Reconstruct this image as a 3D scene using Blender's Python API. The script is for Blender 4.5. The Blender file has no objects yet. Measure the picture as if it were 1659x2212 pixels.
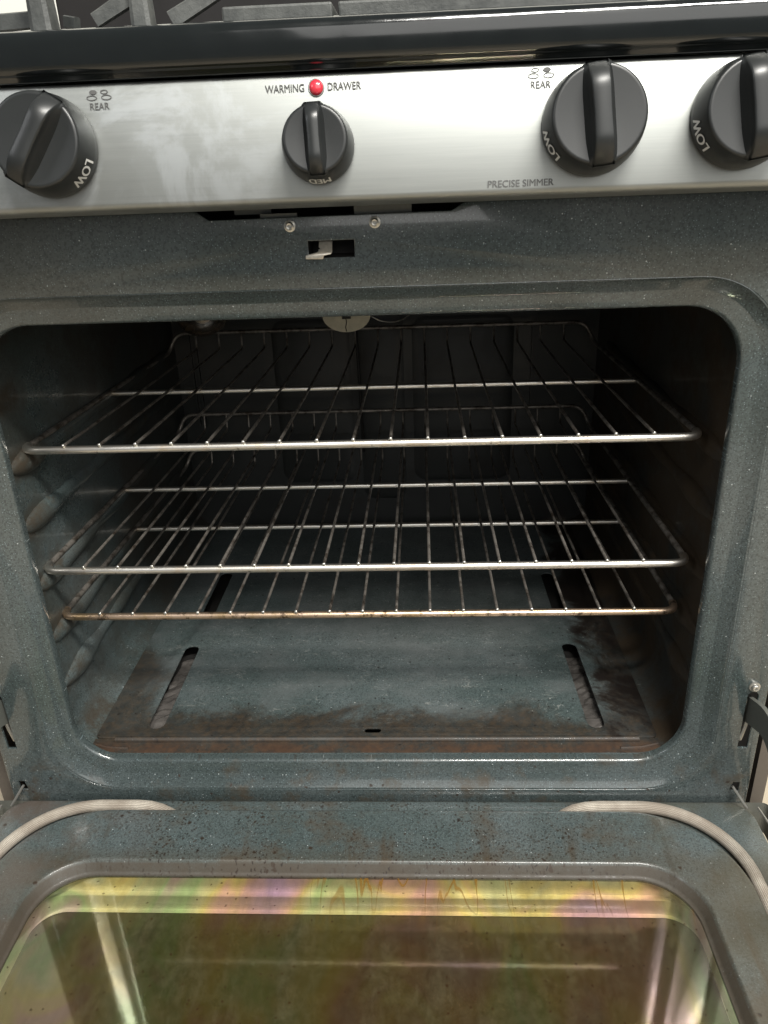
import bpy, bmesh, math, random
from mathutils import Vector, Matrix
random.seed(7)
S = bpy.context.scene
COL = S.collection
R = math.radians

# ------------------------------------------------------------------ camera
cam = bpy.data.cameras.new('camera'); camo = bpy.data.objects.new('camera', cam); COL.objects.link(camo)
right = Vector((0.9985, 0.0404, -0.0364)); up = Vector((0.0166, 0.4111, 0.9115)); fwd = Vector((-0.0518, 0.9107, -0.4098))
m = Matrix.Identity(4)
for i in range(3):
    m[i][0] = right[i]; m[i][1] = up[i]; m[i][2] = -fwd[i]
m.translation = Vector((0.0553, -0.5851, 0.6556))
q = m.to_quaternion(); camo.rotation_mode = 'QUATERNION'; camo.rotation_quaternion = q; camo.location = m.translation
cam.sensor_fit = 'HORIZONTAL'; cam.sensor_width = 36; cam.lens = 36 * 1675.65 / 1659
cam.clip_start = 0.01; cam.clip_end = 100
S.camera = camo

# ------------------------------------------------------------------ world and lamps
w = bpy.data.worlds.new('World'); S.world = w; w.use_nodes = True
bg = w.node_tree.nodes['Background']; bg.inputs[0].default_value = (0.93, 0.97, 1.0, 1); bg.inputs[1].default_value = 0.19

def area(name, loc, target, sx, sy, power, col):
    l = bpy.data.lights.new(name, 'AREA'); l.shape = 'RECTANGLE'; l.size = sx; l.size_y = sy; l.energy = power; l.color = col
    o = bpy.data.objects.new(name, l); COL.objects.link(o); o.location = loc
    d = Vector(target) - Vector(loc); o.rotation_euler = d.to_track_quat('-Z', 'Y').to_euler(); return o
area('room_light', (0.62, -1.12, 2.25), (0.1, 0.0, 0.2), 1.15, 0.13, 100, (1.0, 0.97, 0.91))  # main ceiling lamp, overhead in front of the oven
area('room_light', (1.45, -2.9, 2.15), (0.2, 0.0, 0.5), 4.4, 2.1, 64, (1.0, 0.985, 0.95))  # far ceiling fixtures, enlarged to give the steel panel an even bright reflection
area('room_light', (-1.9, -1.3, 1.9), (0.0, 0.0, 0.4), 0.5, 0.8, 9, (0.96, 0.97, 1.0))  # added light at left, brightens the panel's left end; not a known fixture
S.view_settings.view_transform = 'Standard'; S.view_settings.look = 'None'
S.view_settings.exposure = 0.0; S.view_settings.gamma = 1.0; S.view_settings.use_curve_mapping = False
S.render.engine = 'CYCLES'
S.cycles.max_bounces = 8; S.cycles.diffuse_bounces = 4; S.cycles.glossy_bounces = 5; S.cycles.transparent_max_bounces = 8

# ------------------------------------------------------------------ node helpers
class NT:
    def __init__(s, name):
        s.mat = bpy.data.materials.new(name); s.mat.use_nodes = True; s.nt = s.mat.node_tree
        s.b = s.nt.nodes['Principled BSDF']; s.out = s.nt.nodes['Material Output']
        tc = s.nt.nodes.new('ShaderNodeTexCoord'); s.obj = tc.outputs['Object']; s.uv = tc.outputs['UV']
    def put(s, sock, v):
        if isinstance(v, bpy.types.NodeSocket): s.nt.links.new(v, sock)
        elif isinstance(v, (tuple, list)) and len(v) == 3 and sock.type == 'RGBA': sock.default_value = (*v, 1)
        else: sock.default_value = v
    def n(s, t, props=None, **ins):
        nd = s.nt.nodes.new(t)
        for k, v in (props or {}).items(): setattr(nd, k, v)
        for k, v in ins.items(): s.put(nd.inputs[k], v)
        return nd
    def math(s, op, a, b=0.0, clamp=False):
        nd = s.nt.nodes.new('ShaderNodeMath'); nd.operation = op; nd.use_clamp = clamp
        s.put(nd.inputs[0], a); s.put(nd.inputs[1], b); return nd.outputs[0]
    def vec(s, scale=(1, 1, 1), src=None, loc=(0, 0, 0), rot=(0, 0, 0)):
        nd = s.nt.nodes.new('ShaderNodeMapping'); s.put(nd.inputs['Vector'], src or s.obj)
        nd.inputs['Scale'].default_value = scale; nd.inputs['Location'].default_value = loc; nd.inputs['Rotation'].default_value = rot
        return nd.outputs[0]
    def noise(s, scale, detail=3, rough=0.55, vec=None, dist=0.0):
        nd = s.nt.nodes.new('ShaderNodeTexNoise'); s.put(nd.inputs['Vector'], vec or s.obj)
        nd.inputs['Scale'].default_value = scale; nd.inputs['Detail'].default_value = detail
        nd.inputs['Roughness'].default_value = rough; nd.inputs['Distortion'].default_value = dist
        return nd.outputs['Fac']
    def ramp(s, f, stops, interp='LINEAR'):
        nd = s.nt.nodes.new('ShaderNodeValToRGB'); s.put(nd.inputs[0], f); e = nd.color_ramp.elements
        nd.color_ramp.interpolation = interp
        while len(e) < len(stops): e.new(0.5)
        for el, (p, c) in zip(e, stops):
            el.position = p; el.color = (*c, 1) if isinstance(c, (tuple, list)) else (c, c, c, 1)
        return nd.outputs[0]
    def step(s, f, a, b):           # smooth 0..1 between a and b
        nd = s.nt.nodes.new('ShaderNodeMapRange'); nd.interpolation_type = 'SMOOTHSTEP'
        s.put(nd.inputs[0], f); nd.inputs[1].default_value = a; nd.inputs[2].default_value = b
        return nd.outputs[0]
    def mix(s, a, b, f):
        nd = s.nt.nodes.new('ShaderNodeMix'); nd.data_type = 'RGBA'
        s.put(nd.inputs[0], f); s.put(nd.inputs[6], a); s.put(nd.inputs[7], b); return nd.outputs[2]
    def mul(s, a, b):
        return s.math('MULTIPLY', a, b)
    def xyz(s):
        nd = s.nt.nodes.new('ShaderNodeSeparateXYZ'); s.put(nd.inputs[0], s.obj); return nd.outputs
    def flat2(s, plane, warp=0.0):
        sp = s.nt.nodes.new('ShaderNodeSeparateXYZ'); s.put(sp.inputs[0], s.obj); cb = s.nt.nodes.new('ShaderNodeCombineXYZ')
        a = sp.outputs[0]; b = sp.outputs[{'xy': 1, 'xz': 2, 'yz': 2}[plane]]
        if plane == 'yz': a = sp.outputs[1]
        if warp:
            a = s.math('ADD', a, s.mul(s.math('SUBTRACT', s.noise(170, 2), 0.5), warp)); b = s.math('ADD', b, s.mul(s.math('SUBTRACT', s.noise(170, 2, 0.5, s.vec((1, 1, 1), loc=(9, 4, 2))), 0.5), warp))
        s.put(cb.inputs[0], a); s.put(cb.inputs[1], b); return cb.outputs[0]
    def spots(s, scale, keep, r0, r1, vec=None, rnd=1.0, dim='3D'):
        """random round spots: keep = fraction of cells that hold one"""
        v = s.nt.nodes.new('ShaderNodeTexVoronoi'); s.put(v.inputs['Vector'], vec or s.obj); v.voronoi_dimensions = dim
        v.inputs['Scale'].default_value = scale; v.inputs['Randomness'].default_value = rnd
        d = s.step(v.outputs['Distance'], r1, r0)
        sx = s.nt.nodes.new('ShaderNodeSeparateColor'); s.nt.links.new(v.outputs['Color'], sx.inputs[0])
        return s.mul(d, s.math('GREATER_THAN', sx.outputs[0], 1 - keep)), sx.outputs[1]
    def bump(s, h, strength=0.3, dist=0.001):
        nd = s.n('ShaderNodeBump', None, Height=h, Strength=strength, Distance=dist)
        s.nt.links.new(nd.outputs[0], s.b.inputs['Normal']); return nd.outputs[0]
    def set(s, **k):
        for a, v in k.items(): s.put(s.b.inputs[a.replace('_', ' ')], v)
        return s.mat

def simple(name, col, rough=0.5, metal=0.0, grain=0.12, gs=400, **k):
    t = NT(name); f = t.noise(gs, 4)
    c = t.mix(tuple(x * (1 - grain) for x in col), tuple(min(1, x * (1 + grain)) for x in col), f)
    t.set(Base_Color=c, Metallic=metal, Roughness=t.math('ADD', t.mul(t.noise(30), 0.2), rough - 0.1), **k)
    return t.mat

def enamel(name, soil=None, dark=1.0, warm=0.0, rough=0.24, spk=1.0, flat=None):
    """speckled blue-grey porcelain enamel; soil(t, xyz) -> list of (mask, colour, rough)"""
    t = NT(name)
    a = (0.040 * dark, 0.053 * dark, 0.052 * dark); b = (0.060 * dark, 0.074 * dark, 0.075 * dark); fv = t.flat2(flat) if flat else t.obj; dim = '2D' if flat else '3D'
    c = t.mix(a, b, t.step(t.noise(7, 4, 0.6), 0.35, 0.65))
    c = t.mix(c, (0.055 * dark, 0.050 * dark, 0.040 * dark), t.mul(t.step(t.noise(3.1, 3), 0.45, 0.8), 0.35 + warm))
    g = t.noise(650, 2, 0.6)
    c = t.mix(c, (0.012, 0.016, 0.017), t.mul(t.step(g, 0.55, 0.35), 0.55))
    s1, rv = t.spots(560, 0.30 if flat else 0.5, 0.06, 0.30, vec=fv, dim=dim)
    c = t.mix(c, (0.20, 0.26, 0.28), t.mul(s1, t.mul(rv, 0.75 * spk)))
    s2, rv2 = t.spots(300, 0.030 if flat else 0.12, 0.06, 0.20, vec=fv, dim=dim)
    c = t.mix(c, (0.55, 0.60, 0.60), t.mul(s2, t.mul(rv2, 0.8 * spk)))
    r = t.math('ADD', t.mul(t.noise(18, 4), 0.18), rough - 0.09)
    coat = 0.4; clean = 1.0
    if soil:
        for mask, colr, rg in soil(t, t.xyz()):
            c = t.mix(c, colr, mask)
            nd = t.nt.nodes.new('ShaderNodeMix'); t.put(nd.inputs[0], mask); t.put(nd.inputs[2], r); nd.inputs[3].default_value = rg; r = nd.outputs[0]
            clean = t.mul(clean, t.math('SUBTRACT', 1.0, mask, True))
        coat = t.mul(clean, 0.32 if flat != 'xz' else 0.6)
    t.bump(t.math('ADD', t.mul(t.noise(60, 3), 0.6), t.mul(g, 0.25)), 0.16, 0.0012)
    return t.set(Base_Color=c, Roughness=r, Coat_Weight=coat, Coat_Roughness=0.06)

# ------------------------------------------------------------------ materials
def soil_frame(t, p):
    x, y, z = p
    n1 = t.noise(26, 5, 0.65)
    low = t.step(z, 0.150, 0.118)
    m1 = t.mul(t.mul(low, t.step(n1, 0.50, 0.70)), 0.7)
    topl = t.mul(t.mul(t.step(x, -0.12, -0.33), t.step(z, 0.52, 0.60)), 0.35)
    sp, rv = t.spots(95, 0.12, 0.07, 0.17, vec=t.flat2('xz', 0.004), dim='2D')
    m2 = t.mul(t.mul(sp, t.step(z, 0.15, 0.11)), 0.9)
    scuff = t.mul(t.step(t.noise(60, 5, 0.7, t.vec((0.35, 1, 1.6), rot=(0, 0.5, 0))), 0.72, 0.78), 0.35)
    return [(m1, (0.050, 0.034, 0.018), 0.6), (topl, (0.045, 0.036, 0.018), 0.45), (m2, (0.018, 0.009, 0.004), 0.7), (scuff, (0.22, 0.23, 0.22), 0.5)]
M_frame = enamel('speckled_enamel_front', soil_frame, dark=1.12, flat='xz')

def soil_shade_cav(t, p):  # brown stains, plus shade painted at the top, back and right wall
    x, y, z = p
    n1 = t.noise(11, 5, 0.7); n2 = t.noise(42, 5, 0.7)
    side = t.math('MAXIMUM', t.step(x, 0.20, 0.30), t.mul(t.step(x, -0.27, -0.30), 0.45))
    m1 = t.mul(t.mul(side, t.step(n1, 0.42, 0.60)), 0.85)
    top_shade = t.mul(t.step(z, 0.46, 0.56), 0.6)  # painted shade: upper cavity darkened below the front overhang
    back_shade = t.mul(t.step(y, 0.11, 0.36), 0.75)  # painted shade, deepening with distance into the cavity
    st = t.mul(t.mul(t.step(t.math('ABSOLUTE', t.math('SUBTRACT', y, 0.062)), 0.045, 0.012), t.step(t.noise(34, 5, 0.75), 0.36, 0.6)), t.step(t.math('ABSOLUTE', t.math('SUBTRACT', t.math('FRACT', t.math('DIVIDE', t.math('SUBTRACT', z, 0.102), 0.058)), 0.5)), 0.36, 0.10))
    right_wall_shade = t.mul(t.step(x, 0.25, 0.30), 0.78)  # right wall coloured darker to imitate its unlit side
    m3 = t.mul(t.step(n2, 0.60, 0.72), 0.55)
    sp, rv = t.spots(150, 0.22, 0.05, 0.20)
    return [(top_shade, (0.014, 0.013, 0.010), 0.5), (back_shade, (0.012, 0.011, 0.009), 0.55), (right_wall_shade, (0.022, 0.018, 0.014), 0.5), (t.mul(st, 0.75), (0.045, 0.032, 0.020), 0.45), (m1, (0.040, 0.026, 0.013), 0.65), (m3, (0.055, 0.040, 0.022), 0.7), (t.mul(sp, 0.8), (0.010, 0.008, 0.006), 0.7)]
M_cav = enamel('stained_shaded_enamel_cavity', soil_shade_cav, dark=1.7, flat='yz')

def soil_tone_back(t, p):
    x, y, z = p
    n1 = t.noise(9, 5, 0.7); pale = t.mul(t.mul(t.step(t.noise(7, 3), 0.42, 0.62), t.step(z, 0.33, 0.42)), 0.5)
    return [(0.75, (0.010, 0.010, 0.009), 0.55), (pale, (0.055, 0.048, 0.040), 0.6), (t.mul(t.step(n1, 0.5, 0.7), 0.5), (0.018, 0.012, 0.008), 0.7)]  # even dark tone, paler patches higher up, brown mottling
M_back = enamel('dark_enamel_back', soil_tone_back, dark=0.7, spk=0.3)

def soil_floor(t, p):
    x, y, z = p
    n0 = t.noise(9, 6, 0.72, dist=0.6); n1 = t.noise(30, 6, 0.75); n2 = t.noise(120, 4, 0.7)
    wob = t.mul(t.math('SUBTRACT', n0, 0.5), 0.16)
    fy = t.math('ADD', y, wob)
    front = t.step(fy, 0.086, 0.044)
    xl = t.math('ADD', x, t.math('ADD', wob, t.mul(t.math('SUBTRACT', y, 0.06), 0.55)))
    left = t.mul(t.step(xl, -0.185, -0.235), 0.92)
    xr = t.math('ADD', x, wob)
    right_ = t.step(xr, 0.228, 0.256)
    rust = t.mul(t.math('MAXIMUM', t.math('MAXIMUM', front, left), right_), t.math('ADD', t.mul(n1, 0.7), 0.5, True))
    black = t.mul(right_, t.mul(t.step(n0, 0.40, 0.56), 0.92))
    vfront = t.mul(t.step(y, 0.030, 0.016), t.step(n1, 0.32, 0.6))
    scr = t.nt.nodes.new('ShaderNodeTexNoise'); t.put(scr.inputs['Vector'], t.vec((1, 2.6, 1), rot=(0, 0, 0.5)))
    scr.inputs['Scale'].default_value = 22; scr.inputs['Detail'].default_value = 8; scr.inputs['Distortion'].default_value = 2.2
    line = t.step(t.math('ABSOLUTE', t.math('SUBTRACT', scr.outputs['Fac'], 0.5)), 0.012, 0.0)
    haze = t.mul(t.step(t.noise(14, 4, 0.6, t.vec((1, 1.6, 1), loc=(3, 1, 0))), 0.42, 0.72), 0.5)
    sp, rv = t.spots(110, 0.05, 0.05, 0.16, vec=t.flat2('xy', 0.004), dim='2D')
    sw, rw = t.spots(140, 0.03, 0.04, 0.10, vec=t.flat2('xy', 0.004), dim='2D')
    return [(haze, (0.115, 0.125, 0.125), 0.5), (t.mul(t.mul(line, t.step(n1, 0.45, 0.6)), 0.5), (0.30, 0.31, 0.29), 0.6),
            (t.mul(sw, t.mul(rw, 0.8)), (0.6, 0.6, 0.55), 0.6),
            (t.mul(rust, 0.96), t.mix((0.009, 0.006, 0.0035), (0.042, 0.027, 0.014), t.step(n2, 0.3, 0.75)), 0.6),
            (black, (0.009, 0.006, 0.005), 0.5), (t.mul(vfront, 0.9), t.mix((0.022, 0.008, 0.004), (0.075, 0.040, 0.020), n2), 0.7),
            (sp, (0.010, 0.007, 0.005), 0.6)]
M_floor = enamel('rust_stained_enamel_floor', soil_floor, dark=1.5, rough=0.36, flat='xy')

def soil_door(t, p):
    x, y, z = p
    dens = t.mul(t.step(t.noise(9, 3, 0.6), 0.28, 0.58), t.step(t.math('ABSOLUTE', t.math('SUBTRACT', x, 0.0)), 0.34, 0.16))
    f2 = t.flat2('xy', 0.006)
    s1, r1 = t.spots(150, 0.24, 0.10, 0.26, vec=f2, dim='2D'); s2, r2 = t.spots(340, 0.34, 0.14, 0.34, vec=f2, dim='2D'); s3, r3 = t.spots(60, 0.06, 0.05, 0.14, vec=f2, dim='2D')
    s1 = t.mul(s1, t.step(r1, 0.1, 0.6))
    burn = t.math('MAXIMUM', t.math('MAXIMUM', t.mul(s1, dens), t.mul(s2, dens)), s3)
    drip = t.mul(t.mul(t.step(t.noise(55, 3, 0.6, t.vec((1, 0.10, 1))), 0.60, 0.74), t.step(y, -0.05, -0.09)), 0.5)
    n1 = t.noise(17, 5, 0.7)
    brown = t.mul(t.step(n1, 0.46, 0.68), 0.62)
    rim = t.mul(t.step(y, -0.078, -0.098), 0.35)
    edge = t.mul(t.step(x, 0.17, 0.30), t.mul(t.step(t.noise(12, 4), 0.3, 0.6), 0.6))
    lft = t.mul(t.step(x, -0.16, -0.30), t.mul(t.step(t.noise(15, 4), 0.4, 0.6), 0.5))
    wall = t.mul(t.mul(t.step(z, 0.1035, 0.1015), t.step(z, 0.0925, 0.0932)), t.math('ADD', t.mul(t.noise(70, 5, 0.8), 0.9), 0.35, True))
    return [(brown, (0.060, 0.044, 0.028), 0.5), (lft, (0.090, 0.066, 0.055), 0.5), (edge, (0.055, 0.048, 0.026), 0.45), (drip, (0.045, 0.026, 0.010), 0.5),
            (rim, (0.060, 0.045, 0.026), 0.4), (wall, (0.045, 0.035, 0.024), 0.65), (t.mul(t.mul(t.step(t.noise(75, 3, 0.6, t.vec((1, 0.12, 1), loc=(2, 0, 0))), 0.60, 0.70), t.step(t.noise(6, 2), 0.4, 0.6)), 0.45), (0.030, 0.020, 0.010), 0.4), (t.mul(burn, 0.9), t.mix((0.007, 0.004, 0.003), (0.030, 0.017, 0.009), r1), 0.35)]
M_door = enamel('spattered_enamel_door', soil_door, dark=1.55, rough=0.34, spk=1.1, flat='xy')

# brushed steel of the control panel
t = NT('brushed_steel')
br = t.noise(30, 6, 0.8, t.vec((0.5, 30, 30)))
blot = t.mul(t.step(t.noise(14, 6, 0.7, dist=0.8), 0.46, 0.62), t.step(t.xyz()[0], 0.05, -0.10))
c = t.mix((0.262, 0.276, 0.267), (0.35, 0.36, 0.345), br)
c = t.mix(c, (0.40, 0.42, 0.43), t.mul(blot, 0.5))
t.bump(br, 0.05, 0.0004)
M_steel = t.set(Base_Color=c, Metallic=1.0, Roughness=t.math('ADD', t.math('ADD', t.mul(br, 0.12), 0.43), t.mul(blot, 0.05)))

M_black = simple('black_knob_plastic', (0.013, 0.0145, 0.0145), 0.38, grain=0.15, gs=900)
M_cook = simple('black_glossy_cooktop_enamel', (0.005, 0.0065, 0.0065), 0.14, grain=0.2, gs=60, Coat_Weight=0.6, Coat_Roughness=0.08)
t = NT('grey_cast_iron'); f_ = t.noise(300, 5, 0.7); t.bump(f_, 0.5, 0.0008)
M_iron = t.set(Base_Color=t.mix((0.026, 0.029, 0.028), (0.070, 0.074, 0.070), t.step(t.noise(40, 5, 0.7), 0.3, 0.7)), Roughness=0.55)
M_void = simple('dark_recess_metal', (0.012, 0.011, 0.010), 0.7)  # near-black, stands for shade inside hollows; also colours probe and crack
M_body = simple('dull_brown_grey_steel', (0.10, 0.085, 0.07), 0.6)
M_hinge = simple('grey_painted_hinge_steel', (0.13, 0.135, 0.12), 0.42, metal=0.2)
M_zinc = simple('zinc_plated_steel', (0.55, 0.54, 0.50), 0.34, metal=0.9, grain=0.25, gs=200)
M_text = simple('grey_printed_ink', (0.07, 0.07, 0.068), 0.6)
M_ltext = simple('pale_printed_ink', (0.60, 0.60, 0.58), 0.6)
M_ceram = simple('stained_white_ceramic', (0.50, 0.47, 0.37), 0.7, grain=0.35, gs=90)

t = NT('oven_rack_steel')
oi = t.n('ShaderNodeObjectInfo'); rnd = t.noise(28, 4, 0.7)
c = t.mix((0.86, 0.83, 0.77), (0.72, 0.62, 0.50), t.step(rnd, 0.46, 0.72))
c = t.mix(c, (0.10, 0.07, 0.05), t.mul(t.step(t.noise(170, 4, 0.7), 0.60, 0.72), 0.5))
t.set(Base_Color=c, Metallic=1.0, Roughness=t.math('ADD', t.mul(rnd, 0.15), 0.30)); M_rack = t.mat
t = NT('grimy_rack_wire')
rnd = t.noise(60, 5, 0.7)
c = t.mix((0.25, 0.23, 0.205), (0.06, 0.047, 0.036), t.step(rnd, 0.42, 0.66))
t.set(Base_Color=c, Metallic=0.6, Roughness=0.42); M_wire = t.mat
t = NT('heat_browned_rack_rail')
rnd = t.noise(34, 5, 0.7)
c = t.mix((0.74, 0.56, 0.42), (0.55, 0.40, 0.24), t.step(rnd, 0.40, 0.65))
c = t.mix(c, (0.07, 0.045, 0.03), t.mul(t.step(t.noise(150, 4, 0.7), 0.52, 0.66), 0.8))
t.set(Base_Color=c, Metallic=0.95, Roughness=0.34); M_rail_brown = t.mat

# braided gasket: UV = (length in metres, around 0..1)
t = NT('braided_fibreglass_gasket')
sep = t.nt.nodes.new('ShaderNodeSeparateXYZ'); t.put(sep.inputs[0], t.uv)
u = sep.outputs[0]; v = sep.outputs[1]
row = t.mul(v, 22.0); fr = t.math('FRACT', row); flo = t.math('FLOOR', row)
par = t.math('MODULO', flo, 2.0)
sk = t.math('ADD', t.mul(u, 700.0), t.mul(par, 0.5))
tri = t.math('SUBTRACT', fr, 0.5)
sk2 = t.math('ADD', sk, t.mul(tri, t.math('SUBTRACT', t.mul(par, 1.6), 0.8)))
sx = t.math('ABSOLUTE', t.math('SUBTRACT', t.math('FRACT', sk2), 0.5))
hgt = t.math('ADD', t.step(t.math('ABSOLUTE', tri), 0.5, 0.25), t.step(sx, 0.5, 0.25))
hh = t.mul(hgt, 0.5)
dirt = t.step(t.noise(28, 4, 0.6), 0.35, 0.7)
c = t.mix((0.38, 0.33, 0.27), (0.64, 0.59, 0.50), dirt)
c = t.mix((0.14, 0.105, 0.08), c, t.step(hh, 0.30, 0.85))
t.bump(hh, 0.8, 0.0012)
M_gasket = t.set(Base_Color=c, Roughness=0.8)

# coated oven-door glass: transparent, mirror-like, with soot runs
t = NT('coated_oven_glass')
x, y, z = t.xyz()
hue = t.noise(7.5, 3, 0.55, t.vec((1.6, 1.0, 1), loc=(0.7, 0.2, 0)), dist=0.8)
tint = t.ramp(hue, [(0.30, (0.72, 0.50, 0.82)), (0.40, (0.95, 0.62, 0.60)), (0.47, (0.98, 0.84, 0.38)), (0.54, (0.92, 0.90, 0.62)), (0.61, (0.62, 0.86, 0.50)), (0.70, (0.86, 0.62, 0.72))])
tr = t.n('ShaderNodeBsdfTransparent', None, Color=t.mix(tint, (0.80, 0.76, 0.52), 0.35))
gl = t.n('ShaderNodeBsdfGlossy', None, Color=t.mix(tint, (1.0, 0.96, 0.86), 0.35), Roughness=0.05)
fr_ = t.nt.nodes.new('ShaderNodeLayerWeight'); fr_.inputs['Blend'].default_value = 0.35
m1 = t.n('ShaderNodeMixShader'); t.put(m1.inputs[0], t.math('ADD', t.mul(fr_.outputs['Facing'], 0.33), 0.10))
t.nt.links.new(tr.outputs[0], m1.inputs[1]); t.nt.links.new(gl.outputs[0], m1.inputs[2])
run = t.step(t.noise(42, 5, 0.65, t.vec((1, 0.12, 1), loc=(1, 0, 0))), 0.45, 0.75)
blotch = t.step(t.noise(24, 7, 0.78, t.vec((1, 0.45, 1))), 0.35, 0.78)
nz = t.noise(120, 5, 0.75, t.vec((1, 0.7, 1)))
wig = t.nt.nodes.new('ShaderNodeTexNoise'); t.put(wig.inputs['Vector'], t.vec((1, 0.16, 1), loc=(4, 2, 0))); wig.inputs['Scale'].default_value = 30; wig.inputs['Detail'].default_value = 3; wig.inputs['Distortion'].default_value = 0.6
drip = t.mul(t.mul(t.step(t.math('ABSOLUTE', t.math('SUBTRACT', wig.outputs['Fac'], 0.5)), 0.018, 0.004), t.step(y, -0.165, -0.115)), t.step(x, -0.10, 0.0))
sp, rv = t.spots(120, 0.14, 0.06, 0.16, vec=t.flat2('xy', 0.004), dim='2D')
grime = t.math('ADD', t.math('ADD', t.mul(run, 0.20), t.mul(blotch, 0.34)), 0.10)
grime = t.math('MAXIMUM', grime, t.math('MAXIMUM', t.mul(drip, 0.75), t.mul(sp, 0.7)))
dcol = t.mix((0.100, 0.088, 0.052), (0.030, 0.027, 0.016), t.step(nz, 0.25, 0.75)); dcol = t.mix(dcol, (0.16, 0.080, 0.012), drip); dcol = t.mix(dcol, (0.03, 0.016, 0.008), sp)
df = t.n('ShaderNodeBsdfDiffuse', None, Color=dcol)
m2 = t.n('ShaderNodeMixShader'); t.put(m2.inputs[0], grime)
t.nt.links.new(m1.outputs[0], m2.inputs[1]); t.nt.links.new(df.outputs[0], m2.inputs[2])
t.nt.links.new(m2.outputs[0], t.out.inputs['Surface'])
M_glass = t.mat
M_box = simple('aluminised_window_frame', (0.92, 0.90, 0.84), 0.42, metal=0.35, grain=0.2, gs=60)
t = NT('dotted_dark_outer_glass')
dt, _ = t.spots(420, 1.0, 0.22, 0.30, rnd=0.0)
t.set(Base_Color=t.mix((0.070, 0.066, 0.038), (0.115, 0.110, 0.066), t.mul(dt, t.step(t.xyz()[1], -0.17, -0.20))), Roughness=0.12); M_outer = t.mat

t = NT('red_indicator_lens')
t.set(Base_Color=(0.55, 0.03, 0.05), Roughness=0.25, Coat_Weight=0.8, Subsurface_Weight=0.2); t.b.inputs['Subsurface Radius'].default_value = (0.004, 0.001, 0.001); M_red = t.mat
t = NT('clear_lamp_glass')
tr = t.n('ShaderNodeBsdfTransparent', None, Color=(0.75, 0.68, 0.6)); gl = t.n('ShaderNodeBsdfGlossy', None, Color=(0.9, 0.85, 0.8), Roughness=0.12)
mx = t.n('ShaderNodeMixShader'); lw = t.nt.nodes.new('ShaderNodeLayerWeight'); lw.inputs[0].default_value = 0.3
t.put(mx.inputs[0], t.math('ADD', lw.outputs['Facing'], 0.12)); t.nt.links.new(tr.outputs[0], mx.inputs[1]); t.nt.links.new(gl.outputs[0], mx.inputs[2]); t.nt.links.new(mx.outputs[0], t.out.inputs['Surface']); M_bulb = t.mat

# ------------------------------------------------------------------ mesh helpers
ROOTS = {}
def thing(name, label, cat, loc=(0, 0, 0), group=None):
    o = bpy.data.objects.new(name, None); COL.objects.link(o); o.location = loc; o.empty_display_size = 0.05
    o['label'] = label; o['category'] = cat
    if group: o['group'] = group
    return o
def link(name, me, mat, parent=None, label=None, smooth=False, local=False, autosm=40):
    o = bpy.data.objects.new(name, me); COL.objects.link(o)
    if mat: me.materials.append(mat)
    if smooth:
        for p in me.polygons: p.use_smooth = True
        if autosm:
            try: me.set_sharp_from_angle(angle=R(autosm))
            except Exception: pass
    if parent:
        o.parent = parent
        if not local:                       # mesh is in world coordinates: cancel the whole parent chain
            T = Vector((0, 0, 0)); p = parent
            while p: T += Vector(p.location); p = p.parent
            o.location = -T
    if label: o['label'] = label
    return o
def mesh(bm, name, mat, parent=None, **k):
    me = bpy.data.meshes.new(name); bmesh.ops.recalc_face_normals(bm, faces=bm.faces[:]); bm.to_mesh(me); bm.free()
    return link(name, me, mat, parent, **k)
def box(bm, x0, x1, y0, y1, z0, z1, bev=0.0):
    b2 = bmesh.new(); bmesh.ops.create_cube(b2, size=1)
    for v in b2.verts: v.co = Vector(((x0 + x1) / 2 + v.co.x * (x1 - x0), (y0 + y1) / 2 + v.co.y * (y1 - y0), (z0 + z1) / 2 + v.co.z * (z1 - z0)))
    if bev: bmesh.ops.bevel(b2, geom=b2.edges[:], offset=bev, segments=2, affect='EDGES', profile=0.5)
    merge(bm, b2)
def merge(bm, b2):
    tmp = bpy.data.meshes.new('tmp'); b2.to_mesh(tmp); b2.free(); bm.from_mesh(tmp); bpy.data.meshes.remove(tmp)
def smooth_path(pts, rad=0.012, n=6):
    """round the corners of a polyline"""
    pts = [Vector(p) for p in pts]; out = [pts[0]]
    for i in range(1, len(pts) - 1):
        a, b, c = pts[i - 1], pts[i], pts[i + 1]
        d1 = (a - b); d2 = (c - b); r = min(rad, d1.length * 0.49, d2.length * 0.49)
        p0 = b + d1.normalized() * r; p2 = b + d2.normalized() * r
        for k in range(n + 1):
            s = k / n; out.append((1 - s) ** 2 * p0 + 2 * s * (1 - s) * b + s * s * p2)
    out.append(pts[-1]); return out
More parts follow.
